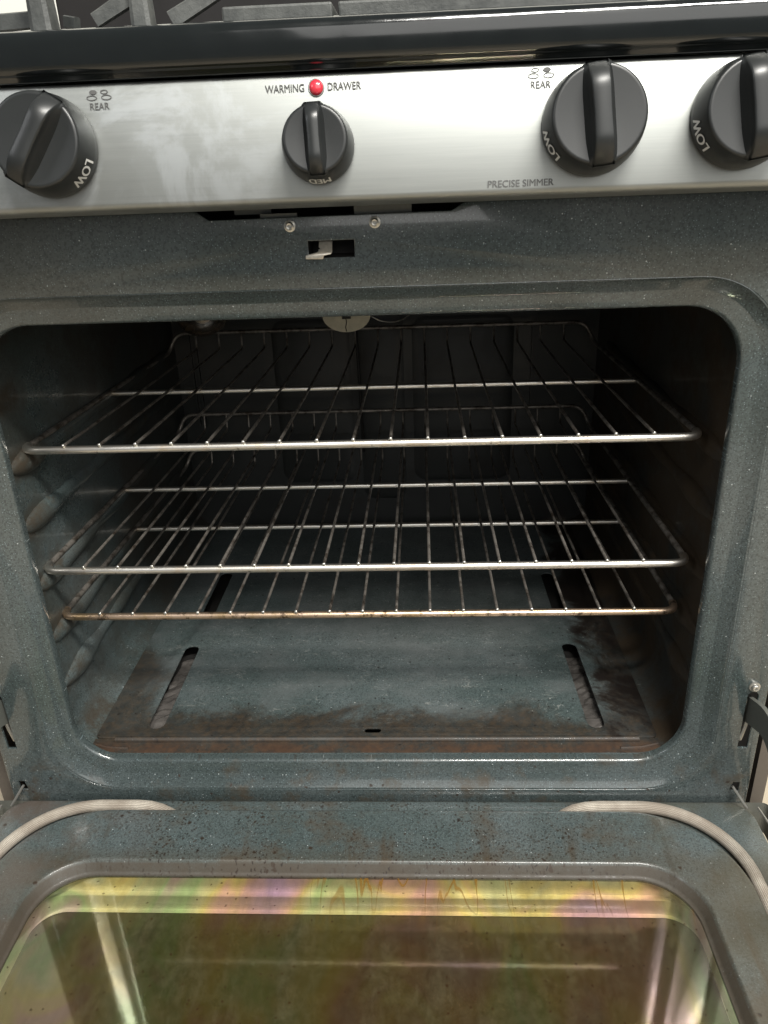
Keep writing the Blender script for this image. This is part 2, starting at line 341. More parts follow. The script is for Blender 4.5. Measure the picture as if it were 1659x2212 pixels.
def tube(bm, path, r, n=10, closed=False, caps=True, uv=False):
    path = [Vector(p) for p in path]; rings = []; L = 0
    uvl = bm.loops.layers.uv.verify() if uv else None
    refup = None; m_ = len(path); lens = []
    for i, p in enumerate(path):
        if closed: d = path[(i + 1) % m_] - path[i - 1]
        else: d = path[min(i + 1, m_ - 1)] - path[max(i - 1, 0)]
        d.normalize()
        if refup is None:
            refup = Vector((0, 0, 1)) if abs(d.z) < 0.9 else Vector((0, 1, 0))
        s = d.cross(refup)
        if s.length < 1e-4: s = d.cross(Vector((0, 1, 0)))
        s.normalize(); u_ = s.cross(d).normalized(); refup = u_
        rr = r[i] if isinstance(r, (list, tuple)) else r
        rings.append([bm.verts.new(p + (s * math.cos(2 * math.pi * k / n) + u_ * math.sin(2 * math.pi * k / n)) * rr) for k in range(n)])
        if i: L += (path[i] - path[i - 1]).length
        lens.append(L)
    for i in range(m_ - (0 if closed else 1)):
        a, b = rings[i], rings[(i + 1) % m_]
        for k in range(n):
            f = bm.faces.new((a[k], a[(k + 1) % n], b[(k + 1) % n], b[k])); f.smooth = True
            if uv:
                vs = [(lens[i], k / n), (lens[i], (k + 1) / n), (lens[min(i + 1, m_ - 1)], (k + 1) / n), (lens[min(i + 1, m_ - 1)], k / n)]
                for lp, q_ in zip(f.loops, vs): lp[uvl].uv = q_
    if caps and not closed:
        bm.faces.new(rings[0][::-1]); bm.faces.new(rings[-1])
def rrect(x0, x1, y0, y1, r, n=10):
    """rounded rectangle as 2-D points, always 4*(n+1) of them"""
    out = []
    rs = r if isinstance(r, (tuple, list)) else (r,) * 4
    for (cx, cy, a0, rr) in ((x1 - rs[0], y1 - rs[0], 0, rs[0]), (x0 + rs[1], y1 - rs[1], 90, rs[1]), (x0 + rs[2], y0 + rs[2], 180, rs[2]), (x1 - rs[3], y0 + rs[3], 270, rs[3])):
        for k in range(n + 1):
            a = R(a0 + 90 * k / n); out.append((cx + rr * math.cos(a), cy + rr * math.sin(a)))
    return out
def loft(bm, rings, close_last=False, close_first=False):
    vr = [[bm.verts.new(p) for p in ring] for ring in rings]; n = len(vr[0])
    for a, b in zip(vr, vr[1:]):
        for k in range(n): bm.faces.new((a[k], a[(k + 1) % n], b[(k + 1) % n], b[k]))
    if close_last: bm.faces.new(vr[-1])
    if close_first: bm.faces.new(vr[0][::-1])
    return vr
def plate(name, loops, fn, thick, bevel=0.0, res=1):
    """flat plate with holes from closed 2-D loops (first = outline); fn maps (u, v, w) to world"""
    cu = bpy.data.curves.new('tmp', 'CURVE'); cu.dimensions = '2D'; cu.fill_mode = 'BOTH'
    cu.extrude = max(thick / 2 - bevel, 0); cu.bevel_depth = bevel; cu.bevel_resolution = res
    for lp in loops:
        sp = cu.splines.new('POLY'); sp.points.add(len(lp) - 1); sp.use_cyclic_u = True
        for p, c in zip(sp.points, lp): p.co = (c[0], c[1], 0, 1)
    cu.offset = -bevel
    ob = bpy.data.objects.new('tmp', cu); COL.objects.link(ob)
    bpy.context.view_layer.update()
    me = bpy.data.meshes.new_from_object(ob.evaluated_get(bpy.context.evaluated_depsgraph_get()))
    bpy.data.objects.remove(ob); bpy.data.curves.remove(cu); me.name = name
    for v in me.vertices: v.co = fn(v.co.x, v.co.y, v.co.z)
    bm = bmesh.new(); bm.from_mesh(me); bmesh.ops.remove_doubles(bm, verts=bm.verts, dist=1e-6); bmesh.ops.recalc_face_normals(bm, faces=bm.faces[:]); bm.to_mesh(me); bm.free()
    me.materials.clear()
    return me
def text_mesh(s, depth=0.0002, bold=0.0):
    cu = bpy.data.curves.new('tmp', 'FONT'); cu.body = s; cu.size = 1; cu.offset = bold; cu.align_x = 'LEFT'; cu.resolution_u = 4
    ob = bpy.data.objects.new('tmp', cu); COL.objects.link(ob); bpy.context.view_layer.update()
    me = bpy.data.meshes.new_from_object(ob.evaluated_get(bpy.context.evaluated_depsgraph_get()))
    bpy.data.objects.remove(ob); bpy.data.curves.remove(cu)
    xs = [v.co.x for v in me.vertices]; ys = [v.co.y for v in me.vertices]
    x0, x1, y0, y1 = min(xs), max(xs), min(ys), max(ys)
    for v in me.vertices: v.co.x = (v.co.x - x0) / (x1 - x0); v.co.y = (v.co.y - y0) / (y1 - y0)
    me.materials.clear()
    return me

# ------------------------------------------------------------------ the setting
bm = bmesh.new(); bmesh.ops.create_grid(bm, x_segments=1, y_segments=1, size=0.5)
for v in bm.verts: v.co = Vector((v.co.x * 7, v.co.y * 7, -0.28))
fl = mesh(bm, 'floor', simple('beige_floor', (0.50, 0.43, 0.33), 0.5, grain=0.15, gs=12)); fl['kind'] = 'structure'
bm = bmesh.new(); box(bm, -3.4, 3.4, 0.74, 0.80, -0.279, 2.4)
wl = mesh(bm, 'wall', simple('cream_wall_paint', (0.72, 0.72, 0.66), 0.7, grain=0.04)); wl['kind'] = 'structure'

# ------------------------------------------------------------------ the range
RG = thing('gas_range', 'freestanding gas range with its oven door folded down, steel control panel above the open oven', 'oven', (0, 0.3, -0.28))
FY = -0.0115
# body shell around the oven: sides, back, dark plates standing in for the unlit hollow behind the front
bm = bmesh.new()
for s in (-1, 1):
    xa, xb = sorted((s * 0.3665, s * 0.3785)); box(bm, xa, xb, 0.0, 0.66, -0.26, 0.705)
box(bm, -0.3785, 0.3785, 0.648, 0.66, -0.26, 0.705)
mesh(bm, 'body', M_body, RG)
bm = bmesh.new()
box(bm, -0.345, 0.345, 0.035, 0.04, 0.585, 0.70); box(bm, 0.322, 0.364, 0.02, 0.024, 0.05, 0.45); box(bm, -0.364, -0.322, 0.02, 0.024, 0.05, 0.45)
box(bm, -0.345, 0.345, -0.006, 0.035, 0.700, 0.704)
mesh(bm, 'dark_backing', M_void, RG)  # dark plates added so the openings look unlit inside

# enamelled front frame with its openings
XL, XR, ZB, ZT = -0.2871, 0.2925, 0.1307, 0.5525
RI, RM, RO = 0.044, 0.054, 0.064
ringA = rrect(XL - 0.0225, XR + 0.0255, ZB - 0.0275, ZT + 0.0225, RO, 14)
ringB = rrect(XL - 0.0115, XR + 0.0125, ZB - 0.0130, ZT + 0.0125, RM, 14)
ringC = rrect(XL, XR, ZB, ZT, RI, 14)
outline = [(-0.3585, 0.02), (0.3565, 0.02), (0.3565, 0.650), (0.096, 0.650), (0.0915, 0.6325), (0.0775, 0.6245), (-0.092, 0.6235), (-0.1045, 0.6325), (-0.109, 0.650), (-0.3585, 0.650)]
latch = [(-0.0235, 0.596), (0.0092, 0.596), (0.0092, 0.6075), (-0.0235, 0.6075)]
def slot(s):
    p = [(0.3402, 0.1535), (0.3488, 0.1535), (0.3500, 0.212)] + [(0.3454 + 0.0046 * math.cos(R(a)), 0.212 + 0.0046 * math.sin(R(a))) for a in (30, 60, 90, 120, 150)] + [(0.3408, 0.212)]
    return [(s * a - 0.001, b) for a, b in (p if s > 0 else p[::-1])]
def nick(s):
    p = [(0.3400, 0.1015), (0.3485, 0.1015), (0.3485, 0.1125), (0.3425, 0.1125)]
    return [(s * a - 0.001, b) for a, b in (p if s > 0 else p[::-1])]
me = plate('front_frame', [outline, ringA, latch, slot(1), slot(-1), nick(1), nick(-1)], lambda u, v, w: Vector((u, FY + 0.0015 - w, v)), 0.003, 0.0006)
bm = bmesh.new(); bm.from_mesh(me)
def ring3(r2, y): return [(a, y, b) for a, b in r2]
def lerp(r1, r2, t_): return [(a[0] * (1 - t_) + b[0] * t_, a[1] * (1 - t_) + b[1] * t_) for a, b in zip(r1, r2)]
prof = [(lerp(ringA, ringB, -0.03), FY + 0.0004), (lerp(ringA, ringB, 0.04), FY + 0.0002), (lerp(ringA, ringB, 0.12), FY + 0.0009), (lerp(ringA, ringB, 0.22), FY + 0.0024), (lerp(ringA, ringB, 0.80), -0.0060), (lerp(ringA, ringB, 0.92), -0.0049), (ringB, -0.0045),
        (lerp(ringB, ringC, 0.12), -0.0041), (lerp(ringB, ringC, 0.80), -0.0022), (lerp(ringB, ringC, 0.93), -0.0014), (ringC, 0.0008), (ringC, 0.006)]
loft(bm, [ring3(r_, y_) for r_, y_ in prof])
mesh(bm, 'front_frame', M_frame, RG, smooth=True, autosm=50)

# oven cavity: walls and ceiling with pressed rack guides
CX, CZ0, CZ1, CYB = 0.3085, 0.1285, 0.562, 0.545
bm = bmesh.new()
cc = [rrect(XL, XR, ZB, ZT, RI, 14), rrect(-CX + 0.002, CX - 0.002, CZ0, CZ1, 0.034, 14), rrect(-CX, CX, CZ0, CZ1, 0.030, 14), rrect(-CX, CX, CZ0, CZ1, 0.030, 14)]
loft(bm, [ring3(cc[0], 0.006), ring3(cc[1], 0.016), ring3(cc[2], 0.03), ring3(cc[3], CYB)])
for f in [f for f in bm.faces if f.calc_center_median().z < CZ0 + 0.001 and abs(f.calc_center_median().x) < 0.05 and f.calc_center_median().y > 0.02]: bm.faces.remove(f)
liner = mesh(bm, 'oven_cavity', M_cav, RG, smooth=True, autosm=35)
LV = [0.4285, 0.372, 0.3105, 0.2520, 0.198, 0.140]
def guide(bm, s, y0, y1, z, h, d):
    cx = s * (CX + 0.001); n, k = 34, 8; rows = []
    for i in range(n + 1):
        a = -1 + 2 * i / n; wv = max(0.0, 1 - abs(a) ** 14) ** 0.6 * (0.62 + 0.38 * math.exp(-((a + 0.80) / 0.14) ** 2) + 0.10 * math.sin(a * 14 + z * 200 + s)); row = []
        for j in range(k + 1):
            b = math.pi * j / k
            row.append(bm.verts.new((cx - s * 0.001 - s * d * wv * math.sin(b) ** 1.2, (y0 + y1) / 2 + a * (y1 - y0) / 2, z + h * wv * math.cos(b))))
        rows.append(row)
    for i in range(n):
        for j in range(k): bm.faces.new((rows[i][j], rows[i][j + 1], rows[i + 1][j + 1], rows[i + 1][j]))
for s in (-1, 1):
    for z in LV:
        bm = bmesh.new(); guide(bm, s, 0.034, 0.50, z - 0.009, 0.0125, 0.0072)
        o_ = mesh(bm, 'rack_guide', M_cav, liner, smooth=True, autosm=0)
# back wall with pressed panels and a seam
bm = bmesh.new(); loft(bm, [ring3(cc[3], CYB - 0.0005)], close_last=True)
for (xa, xb, za, zb) in ((-0.165, -0.048, 0.20, 0.455), (0.040, 0.190, 0.20, 0.455), (-0.040, 0.030, 0.17, 0.50)):
    r0 = rrect(xa, xb, za, zb, 0.02, 8); r1 = rrect(xa + 0.008, xb - 0.008, za + 0.008, zb - 0.008, 0.015, 8)
    loft(bm, [[(a, CYB, b) for a, b in r0], [(a, CYB - 0.0028, b) for a, b in r1]], close_last=True)
for xx in (-0.285, -0.276, 0.215): box(bm, xx - 0.0012, xx + 0.0012, CYB - 0.006, CYB, 0.30, 0.44)
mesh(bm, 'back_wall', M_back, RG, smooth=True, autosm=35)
# temperature probe rod
bm = bmesh.new(); tube(bm, smooth_path([(-0.038, 0.520, 0.49), (-0.036, 0.518, 0.40), (-0.034, 0.518, 0.26)], 0.01), 0.0022)
mesh(bm, 'probe', M_void, RG)
# ceiling burner shield hanging from the top
bm = bmesh.new(); box(bm, -0.19, 0.17, 0.12, 0.46, 0.535, 0.540, 0.001)
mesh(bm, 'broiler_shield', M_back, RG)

# floor pan with slots, oval hole and front bead
PZ = 0.1315
def capsule(x0, y0, x1, y1, wd, n=7):
    d = Vector((x1 - x0, y1 - y0)).normalized(); a0 = math.atan2(d.y, d.x); out = []
    for (cx, cy, st) in ((x1, y1, a0 - math.pi / 2), (x0, y0, a0 + math.pi / 2)):
        for k in range(n + 1):
            a = st + math.pi * k / n; out.append((cx + wd * math.cos(a), cy + wd * math.sin(a)))
    return out
pan_out = rrect(-0.284, 0.281, 0.0295, 0.535, 0.006, 4)
holes = [capsule(-0.2262, 0.052, -0.2262, 0.186, 0.0084), capsule(0.2252, 0.052, 0.2222, 0.186, 0.0084),
         capsule(-0.2262, 0.262, -0.2262, 0.370, 0.0084), capsule(0.2240, 0.262, 0.2225, 0.358, 0.0084), capsule(-0.0055, 0.0405, 0.0045, 0.0405, 0.0034)]
me = plate('floor_pan', [pan_out] + holes, lambda u, v, w: Vector((u, v, PZ - 0.001 + w)), 0.002, 0.0005)
bm = bmesh.new(); bm.from_mesh(me)
tube(bm, smooth_path([(-0.262, 0.0275, PZ - 0.0005), (0.262, 0.0275, PZ - 0.0005)]), 0.0034, 10)
tube(bm, [(-0.2815 + 0.0, 0.0215, PZ - 0.0016), (-0.266, 0.0165, PZ - 0.0016), (-0.245, 0.0155, PZ - 0.0020)], 0.0018, 8)
tube(bm, [(0.2790, 0.0215, PZ - 0.0016), (0.262, 0.0165, PZ - 0.0016), (0.242, 0.0155, PZ - 0.0020)], 0.0018, 8)
# pressed cross rib
for (ya, yb) in ((0.132, 0.152),):
    pass
pan = mesh(bm, 'floor_pan', M_floor, RG, smooth=True, autosm=40, label='blue-grey enamel oven floor with rust-brown front edge and four slots')
bm = bmesh.new()
box(bm, -0.284, 0.281, 0.0065, 0.0300, 0.1283, 0.1300)
mesh(bm, 'front_sill', M_floor, RG)
# burner box under the slots
bm = bmesh.new(); box(bm, -0.26, 0.26, 0.03, 0.53, 0.1100, 0.1110)
mesh(bm, 'burner_box', M_void, RG)
M_foil = simple('scorched_foil', (0.085, 0.078, 0.072), 0.55, metal=0.2, grain=0.95, gs=70)
for xx in (-0.2285, 0.2270):
    b2 = bmesh.new(); bmesh.ops.create_grid(b2, x_segments=3, y_segments=24, size=0.5)
    for v in b2.verts:
        yy = 0.115 + v.co.y * 0.15; v.co = Vector((xx + v.co.x * 0.022, yy, 0.1195 + 0.006 * (0.115 - yy) / 0.07 + random.uniform(-0.0018, 0.0018)))
    mesh(b2, 'burner_shroud', M_foil, RG)

# oven lamp and ceramic cap at the top of the cavity
bm = bmesh.new(); bmesh.ops.create_uvsphere(bm, u_segments=24, v_segments=14, radius=1)
for v in bm.verts: v.co = Vector((-0.243 + v.co.x * 0.036, 0.475 + v.co.y * 0.030, 0.478 + v.co.z * 0.030))
mesh(bm, 'lamp_cover', M_bulb, RG, smooth=True, autosm=0, label='dim clear glass oven lamp cover under the front lip')
bm = bmesh.new(); bmesh.ops.create_uvsphere(bm, u_segments=16, v_segments=10, radius=0.014)
for v in bm.verts: v.co = Vector((-0.243, 0.480, 0.478)) + v.co
mesh(bm, 'lamp_bulb', simple('frosted_bulb', (0.4, 0.3, 0.2), 0.4), RG, smooth=True, autosm=0)
bm = bmesh.new(); pr = []
cyl = [(math.cos(R(a)), math.sin(R(a))) for a in range(180, 361, 12)]
for y_ in (0.298, 0.31):
    pr.append([(-0.0285 + 0.0270 * a, y_, 0.5010 + 0.0185 * b) for a, b in cyl] + [(-0.0015, y_, 0.534), (-0.0105, y_, 0.534), (-0.0475, y_, 0.534), (-0.0555, y_, 0.534)])
loft(bm, pr, close_last=True, close_first=True)
cap = mesh(bm, 'ceramic_cap', M_ceram, RG, label='cream ceramic half disc with a dark crack')
bm = bmesh.new()
tube(bm, [(-0.0295, 0.2975, 0.500), (-0.0285, 0.2975, 0.494), (-0.0300, 0.2975, 0.488), (-0.0290, 0.2975, 0.4835)], 0.0005, 5)
box(bm, -0.0335, -0.0235, 0.2965, 0.2985, 0.4975, 0.51)
mesh(bm, 'crack', M_void, cap)
bm = bmesh.new(); tube(bm, smooth_path([(-0.002, 0.305, 0.499), (0.010, 0.31, 0.491), (0.03, 0.32, 0.488), (0.05, 0.33, 0.50)], 0.01), 0.0007, 6)
mesh(bm, 'igniter_wire', M_zinc, RG)

# screws
def screw(x, z, y=FY, r=0.0044):
    bm = bmesh.new(); pr = [(0.0, r * 1.02), (0.0012, r * 1.0), (0.0016, r * 0.72), (0.0036, r * 0.66), (0.0042, r * 0.5)]
    rg = [[(x + rr * math.cos(2 * math.pi * k / 20), y - d, z + rr * math.sin(2 * math.pi * k / 20)) for k in range(20)] for d, rr in pr]
    rg += [[(x + r * 0.30 * math.cos(2 * math.pi * k / 20), y - 0.0040, z + r * 0.30 * math.sin(2 * math.pi * k / 20)) for k in range(20)], [(x + r * 0.26 * math.cos(2 * math.pi * k / 20), y - 0.0022, z + r * 0.26 * math.sin(2 * math.pi * k / 20)) for k in range(20)]]
    loft(bm, rg, close_last=True); return mesh(bm, 'screw', M_zinc, RG, smooth=True, autosm=30)
screw(-0.0352, 0.6180, r=0.0040); screw(0.0243, 0.6186, r=0.0040); screw(0.3438, 0.2228, r=0.0048); screw(-0.3450, 0.2228, r=0.0048)

# latch in its slot
M_latch = simple('worn_latch_steel', (0.62, 0.58, 0.50), 0.32, metal=0.7, grain=0.4, gs=300)
hook = [(-0.0252, 0.5958), (-0.0130, 0.5954), (-0.0122, 0.5978), (-0.0072, 0.5986), (-0.0063, 0.6000), (-0.0066, 0.6066), (-0.0076, 0.6072), (-0.0158, 0.6072), (-0.0160, 0.6034), (-0.0146, 0.6020), (-0.0170, 0.6002), (-0.0250, 0.5984)]
me = plate('door_latch', [hook], lambda u, v, w: Vector((u, -0.0150 - w + max(0.0, (v - 0.599)) * 0.9, v)), 0.0020, 0.0005, 2)
link('door_latch', me, M_latch, RG, smooth=True)
bm = bmesh.new(); tube(bm, [(-0.0160, -0.0125, 0.6012), (-0.0072, -0.0125, 0.6016)], 0.0007, 6); tube(bm, [(-0.0072, -0.0125, 0.6016), (-0.0068, -0.008, 0.6066)], 0.0005, 6)
mesh(bm, 'latch_pin', M_zinc, RG, smooth=True)
bm = bmesh.new(); r0 = rrect(-0.0235, 0.0092, 0.596, 0.6075, 0.0005, 3)
loft(bm, [[(a_, FY + 0.001, b_) for a_, b_ in r0], [(a_, 0.016, b_) for a_, b_ in r0]], close_last=True)
mesh(bm, 'latch_dark_backing', M_void, RG)  # dark-coloured box imitating the shade inside the latch slot
for c6 in ((-0.075, -0.049, -0.004, -0.002, 0.626, 0.6355), (-0.056, -0.030, -0.009, -0.007, 0.6235, 0.6262), (0.010, 0.050, -0.0085, -0.0065, 0.6225, 0.6295)):
    bm = bmesh.new(); box(bm, *c6); mesh(bm, 'bracket', M_hinge, RG)

# ------------------------------------------------------------------ control panel
AL = R(10); P0 = Vector((0, -0.058, 0.6355)); PV = Vector((0, math.sin(AL), math.cos(AL))); PN = Vector((0, -math.cos(AL), math.sin(AL))); PX = Vector((1, 0, 0))
def pp(u, v, h=0.0): return P0 + PX * u + PV * v + PN * h
prof = [(0.000, -0.030), (-0.0012, -0.006), (-0.0010, -0.0025), (0.0006, -0.0006), (0.003, 0.0), (0.0700, 0.0), (0.0722, -0.0008), (0.0735, -0.003), (0.0735, -0.016)]
bm = bmesh.new(); rows = []
for xx in (-0.3785, 0.3785): rows.append([bm.verts.new(pp(xx, v_, h_)) for v_, h_ in prof])
for k in range(len(prof) - 1): bm.faces.new((rows[0][k], rows[1][k], rows[1][k + 1], rows[0][k + 1]))
panel = mesh(bm, 'control_panel', M_steel, RG, smooth=True, autosm=60)
bm = bmesh.new()
for s in (-1, 1):
    vs = [bm.verts.new(pp(s * 0.3785, v_, h_)) for v_, h_ in prof]; bm.faces.new(vs)
box(bm, -0.3785, 0.3785, -0.006, 0.02, 0.652, 0.700)
mesh(bm, 'panel_back', M_void, RG)

def thicken(me, d):
    bm = bmesh.new(); bm.from_mesh(me); src = bm.faces[:]
    for k, (dx, dz) in enumerate(((-d, 0.00006), (d, 0.00012))):
        r_ = bmesh.ops.duplicate(bm, geom=src)
        for v in [g for g in r_['geom'] if isinstance(g, bmesh.types.BMVert)]: v.co.x += dx; v.co.z += dz
    bm.to_mesh(me); bm.free()
def panel_text(s, u0, u1, v0, v1, name='lettering', mat=M_text):
    me = text_mesh(s, bold=0.0)
    thicken(me, 0.00007 / (u1 - u0))
    for v in me.vertices: v.co = pp(u0 + v.co.x * (u1 - u0), v0 + v.co.y * (v1 - v0), 0.0004 + v.co.z)
    return link(name, me, mat, panel)
panel_text('WARMING', -0.0380, -0.0139, 0.0629, 0.0672); panel_text('DRAWER', 0.0006, 0.0210, 0.0629, 0.0672)
panel_text('REAR', -0.1486, -0.1364, 0.0578, 0.0617); panel_text('REAR', 0.1240, 0.1360, 0.0590, 0.0629)
panel_text('PRECISE SIMMER', 0.0984, 0.1390, 0.0038, 0.0078)
def ell(u, v, a, b, n=28): return [(u + a * math.cos(2 * math.pi * k / n), v + b * math.sin(2 * math.pi * k / n)) for k in range(n)]
def burner_icon(u, v, filled):
    bm = bmesh.new()
    for i, (du, dv, a, b) in enumerate(((-0.0035, 0.0016, 0.0024, 0.00125), (0.0035, 0.0016, 0.0024, 0.00125), (-0.0046, -0.0016, 0.0033, 0.00155), (0.0047, -0.0015, 0.0033, 0.00155))):
        if i == filled: loft(bm, [[pp(a_, b_, 0.0004) for a_, b_ in ell(u + du, v + dv, a, b)]], close_last=True)
        else: loft(bm, [[pp(a_, b_, 0.0004) for a_, b_ in ell(u + du, v + dv, a, b)], [pp(a_, b_, 0.0004) for a_, b_ in ell(u + du, v + dv, a - 0.00050, b - 0.00046)]])
    mesh(bm, 'burner_symbol', M_text, panel)
burner_icon(-0.1424, 0.0662, 0); burner_icon(0.1300, 0.0674, 1)
# indicator lens
bm = bmesh.new(); rg = []
for a in (0, 20, 40, 60, 78): rg.append([pp(-0.0065 + 0.0043 * math.cos(R(a)) * math.cos(t_), 0.0648 + 0.0045 * math.cos(R(a)) * math.sin(t_), 0.0004 + 0.0026 * math.sin(R(a))) for t_ in [2 * math.pi * k / 24 for k in range(24)]])
loft(bm, rg, close_last=True)
mesh(bm, 'indicator_light', M_red, RG, smooth=True, autosm=0, label='small round red indicator light between WARMING and DRAWER')
bm = bmesh.new(); tube(bm, [pp(-0.0065 + 0.0046 * math.cos(2 * math.pi * k / 28), 0.0648 + 0.0048 * math.sin(2 * math.pi * k / 28), 0.0003) for k in range(28)], 0.0004, 6, closed=True)
mesh(bm, 'indicator_bezel', M_steel, RG)

def knob(u, v, rf, rb, h, ang, word, wang, lab, cw=1.0):
    """turned skirt, dished face, raised grip across the diameter; ang = grip angle from vertical"""
    def loc(a, b, c): return pp(u + a, v + b, c)
    bm = bmesh.new(); n = 48
    pr = [(rb * 0.90, 0.0015), (rb * 0.985, 0.0015), (rb, 0.0028), (rb * 0.996, h * 0.30), (rb * 0.5 + rf * 0.5 + 0.0004, h * 0.62), (rf + 0.0003, h - 0.0022), (rf - 0.0002, h - 0.0008), (rf - 0.0012, h), (rf - 0.0024, h - 0.0001), (rf * 0.5, h - 0.0012), (0.002, h - 0.0014)]
    loft(bm, [[loc(r_ * math.cos(2 * math.pi * k / n), r_ * math.sin(2 * math.pi * k / n), c_) for k in range(n)] for r_, c_ in pr], close_last=True)
    k_ = mesh(bm, 'control_knob', M_black, RG, smooth=True, autosm=0, label=lab)
    # grip
    bm = bmesh.new(); ca, sa = math.cos(ang), math.sin(ang); gw = rf * 0.235; gh = rf * 0.34; rows = []
    N_ = 30
    for i in range(N_ + 1):
        q_ = -1 + 2 * i / N_; s_ = q_ * (rf + 0.0006)
        e = abs(q_)
        top = h + gh * (1 - max(0, (e - 0.42) / 0.58) ** 2.2 * 1.15)
        top = max(top, h - 0.0035 if e > 0.98 else h - 0.002)
        wtop = gw * (0.92 - 0.10 * (1 - e)); wb = gw * 1.42; base = h - 0.004
        ww = math.sqrt(max(0, (rf + 0.0006) ** 2 - s_ ** 2)) + gw * 0.9
        wb = min(wb, ww); wtop = min(wtop, ww)
        sec = [(-wb, base), (-wb * 0.98, h - 0.0009), (-wtop * 1.12, h + (top - h) * 0.25), (-wtop * 1.01, top - 0.0014), (-wtop * 0.93, top - 0.0004), (-wtop * 0.8, top), (0, top + 0.0003), (wtop * 0.8, top), (wtop * 0.93, top - 0.0004), (wtop * 1.01, top - 0.0014), (wtop * 1.12, h + (top - h) * 0.25), (wb * 0.98, h - 0.0009), (wb, base)]
        rows.append([bm.verts.new(loc(a * ca + s_ * sa, -a * sa + s_ * ca, c_)) for a, c_ in sec])
    for i in range(N_):
        for j in range(len(rows[0]) - 1): bm.faces.new((rows[i][j], rows[i][j + 1], rows[i + 1][j + 1], rows[i + 1][j]))
    bm.faces.new(rows[0]); bm.faces.new(rows[-1][::-1])
    mesh(bm, 'grip', M_black, k_, smooth=True, autosm=50)
    # word on the skirt, running clockwise, letter tops outward
    me = text_mesh(word, bold=0.0); hgt = h * 0.27; wd = rf * 0.215 * len(word)
    rmid = 0.5 * (rb + rf); thicken(me, 0.014)
    c0, c1 = h * 0.66, h * 0.34          # letter tops toward the panel
    for vv in me.vertices:
        a = wang - (vv.co.x - 0.5) * wd / rmid; hh_ = c0 + (c1 - c0) * vv.co.y
        f_ = min(1, max(0, (hh_ - h * 0.3) / (h * 0.7 - 0.0022))); r_ = rb * 0.996 * (1 - f_) + (rf + 0.0003) * f_ + 0.00075 + vv.co.z
        vv.co = loc(r_ * math.cos(a), r_ * math.sin(a), hh_)
    link('lettering', me, M_ltext, k_)
    return k_
knob(-0.1760, 0.0370, 0.0274, 0.0302, 0.0250, R(33), 'LOW', R(-38), 'large black knob below the left REAR symbol, grip turned to the right')
knob(-0.0062, 0.0315, 0.0196, 0.0222, 0.0230, R(-2), 'MED', R(-88), 'small black knob under the red light')
knob(0.1610, 0.0380, 0.0276, 0.0304, 0.0250, R(-6), 'LOW', R(207), 'large black knob beside the right REAR symbol')
knob(0.2500, 0.0385, 0.0276, 0.0304, 0.0250, R(-8), 'LOW', R(203), 'rightmost large black knob, cut by the picture edge')

# ------------------------------------------------------------------ cooktop
prof = [(-0.030, 0.7086), (-0.0465, 0.7086), (-0.0476, 0.7094), (-0.0480, 0.7112), (-0.0500, 0.7124), (-0.0514, 0.7136), (-0.0522, 0.7156), (-0.0528, 0.7230), (-0.0528, 0.7290), (-0.0520, 0.7326), (-0.0500, 0.7352), (-0.0470, 0.7364), (-0.0420, 0.7366), (-0.030, 0.7350), (-0.020, 0.7330), (0.62, 0.7325), (0.64, 0.70)]
bm = bmesh.new(); rows = []
NX = 60
for i in range(NX + 1):
    xx = -0.381 + 0.762 * i / NX; rows.append([bm.verts.new((xx, y_ + 0.0002 * math.sin(i * 1.7), z_)) for y_, z_ in prof])
for i in range(NX):
    for k in range(len(prof) - 1): bm.faces.new((rows[i][k], rows[i + 1][k], rows[i + 1][k + 1], rows[i][k + 1]))
mesh(bm, 'cooktop', M_cook, RG, smooth=True, autosm=60)
bm = bmesh.new(); box(bm, -0.418, 0.418, 0.60, 0.66, 0.7335, 0.93, 0.004)
mesh(bm, 'backguard', simple('black_backguard', (0.005, 0.004, 0.004), 0.8), RG)

# grates
def grate(x0, x1, lab, fingers, rail=True):
    g = thing('burner_grate', lab, 'grate', ((x0 + x1) / 2, 0.12, 0.734), 'cast-iron grates on the cooktop')
    if rail:
        bm = bmesh.new(); y0, y1, zt = -0.036, 0.30, 0.7455
        for (a, b, c, d) in ((x0, x1, y0, y0 + 0.009), (x0, x1, y1, y1 + 0.009)): box(bm, a, b, c, d, 0.7368, zt, 0.0014)
        for (a, b, c, d) in ((x0, x0 + 0.009, y0 + 0.0092, y1 - 0.0002), (x1 - 0.009, x1, y0 + 0.0092, y1 - 0.0002)): box(bm, a, b, c, d, 0.7385, zt, 0.0014)
        mesh(bm, 'frame_rail', M_iron, g)
    for f in fingers:
        bm = bmesh.new()
        x_, y_, z_, xx, yy, zz, wd = f
        a = Vector((x_, y_, z_)); b = Vector((xx, yy, zz)); d = (b - a).normalized(); s = d.cross(Vector((0, 0, 1)))
        s = Vector((1, 0, 0)) if s.length < 0.2 else s.normalized(); u_ = s.cross(d).normalized()
        sec = [(-1, -1), (1, -1), (1, 0.8), (0.6, 1), (-0.6, 1), (-1, 0.8)]
        loft(bm, [[a + s * p * wd + u_ * q_ * wd * 1.15 for p, q_ in sec], [b + s * p * wd * 0.82 + u_ * q_ * wd for p, q_ in sec]], close_first=True, close_last=True)
        mesh(bm, 'finger', M_iron, g)
    return g
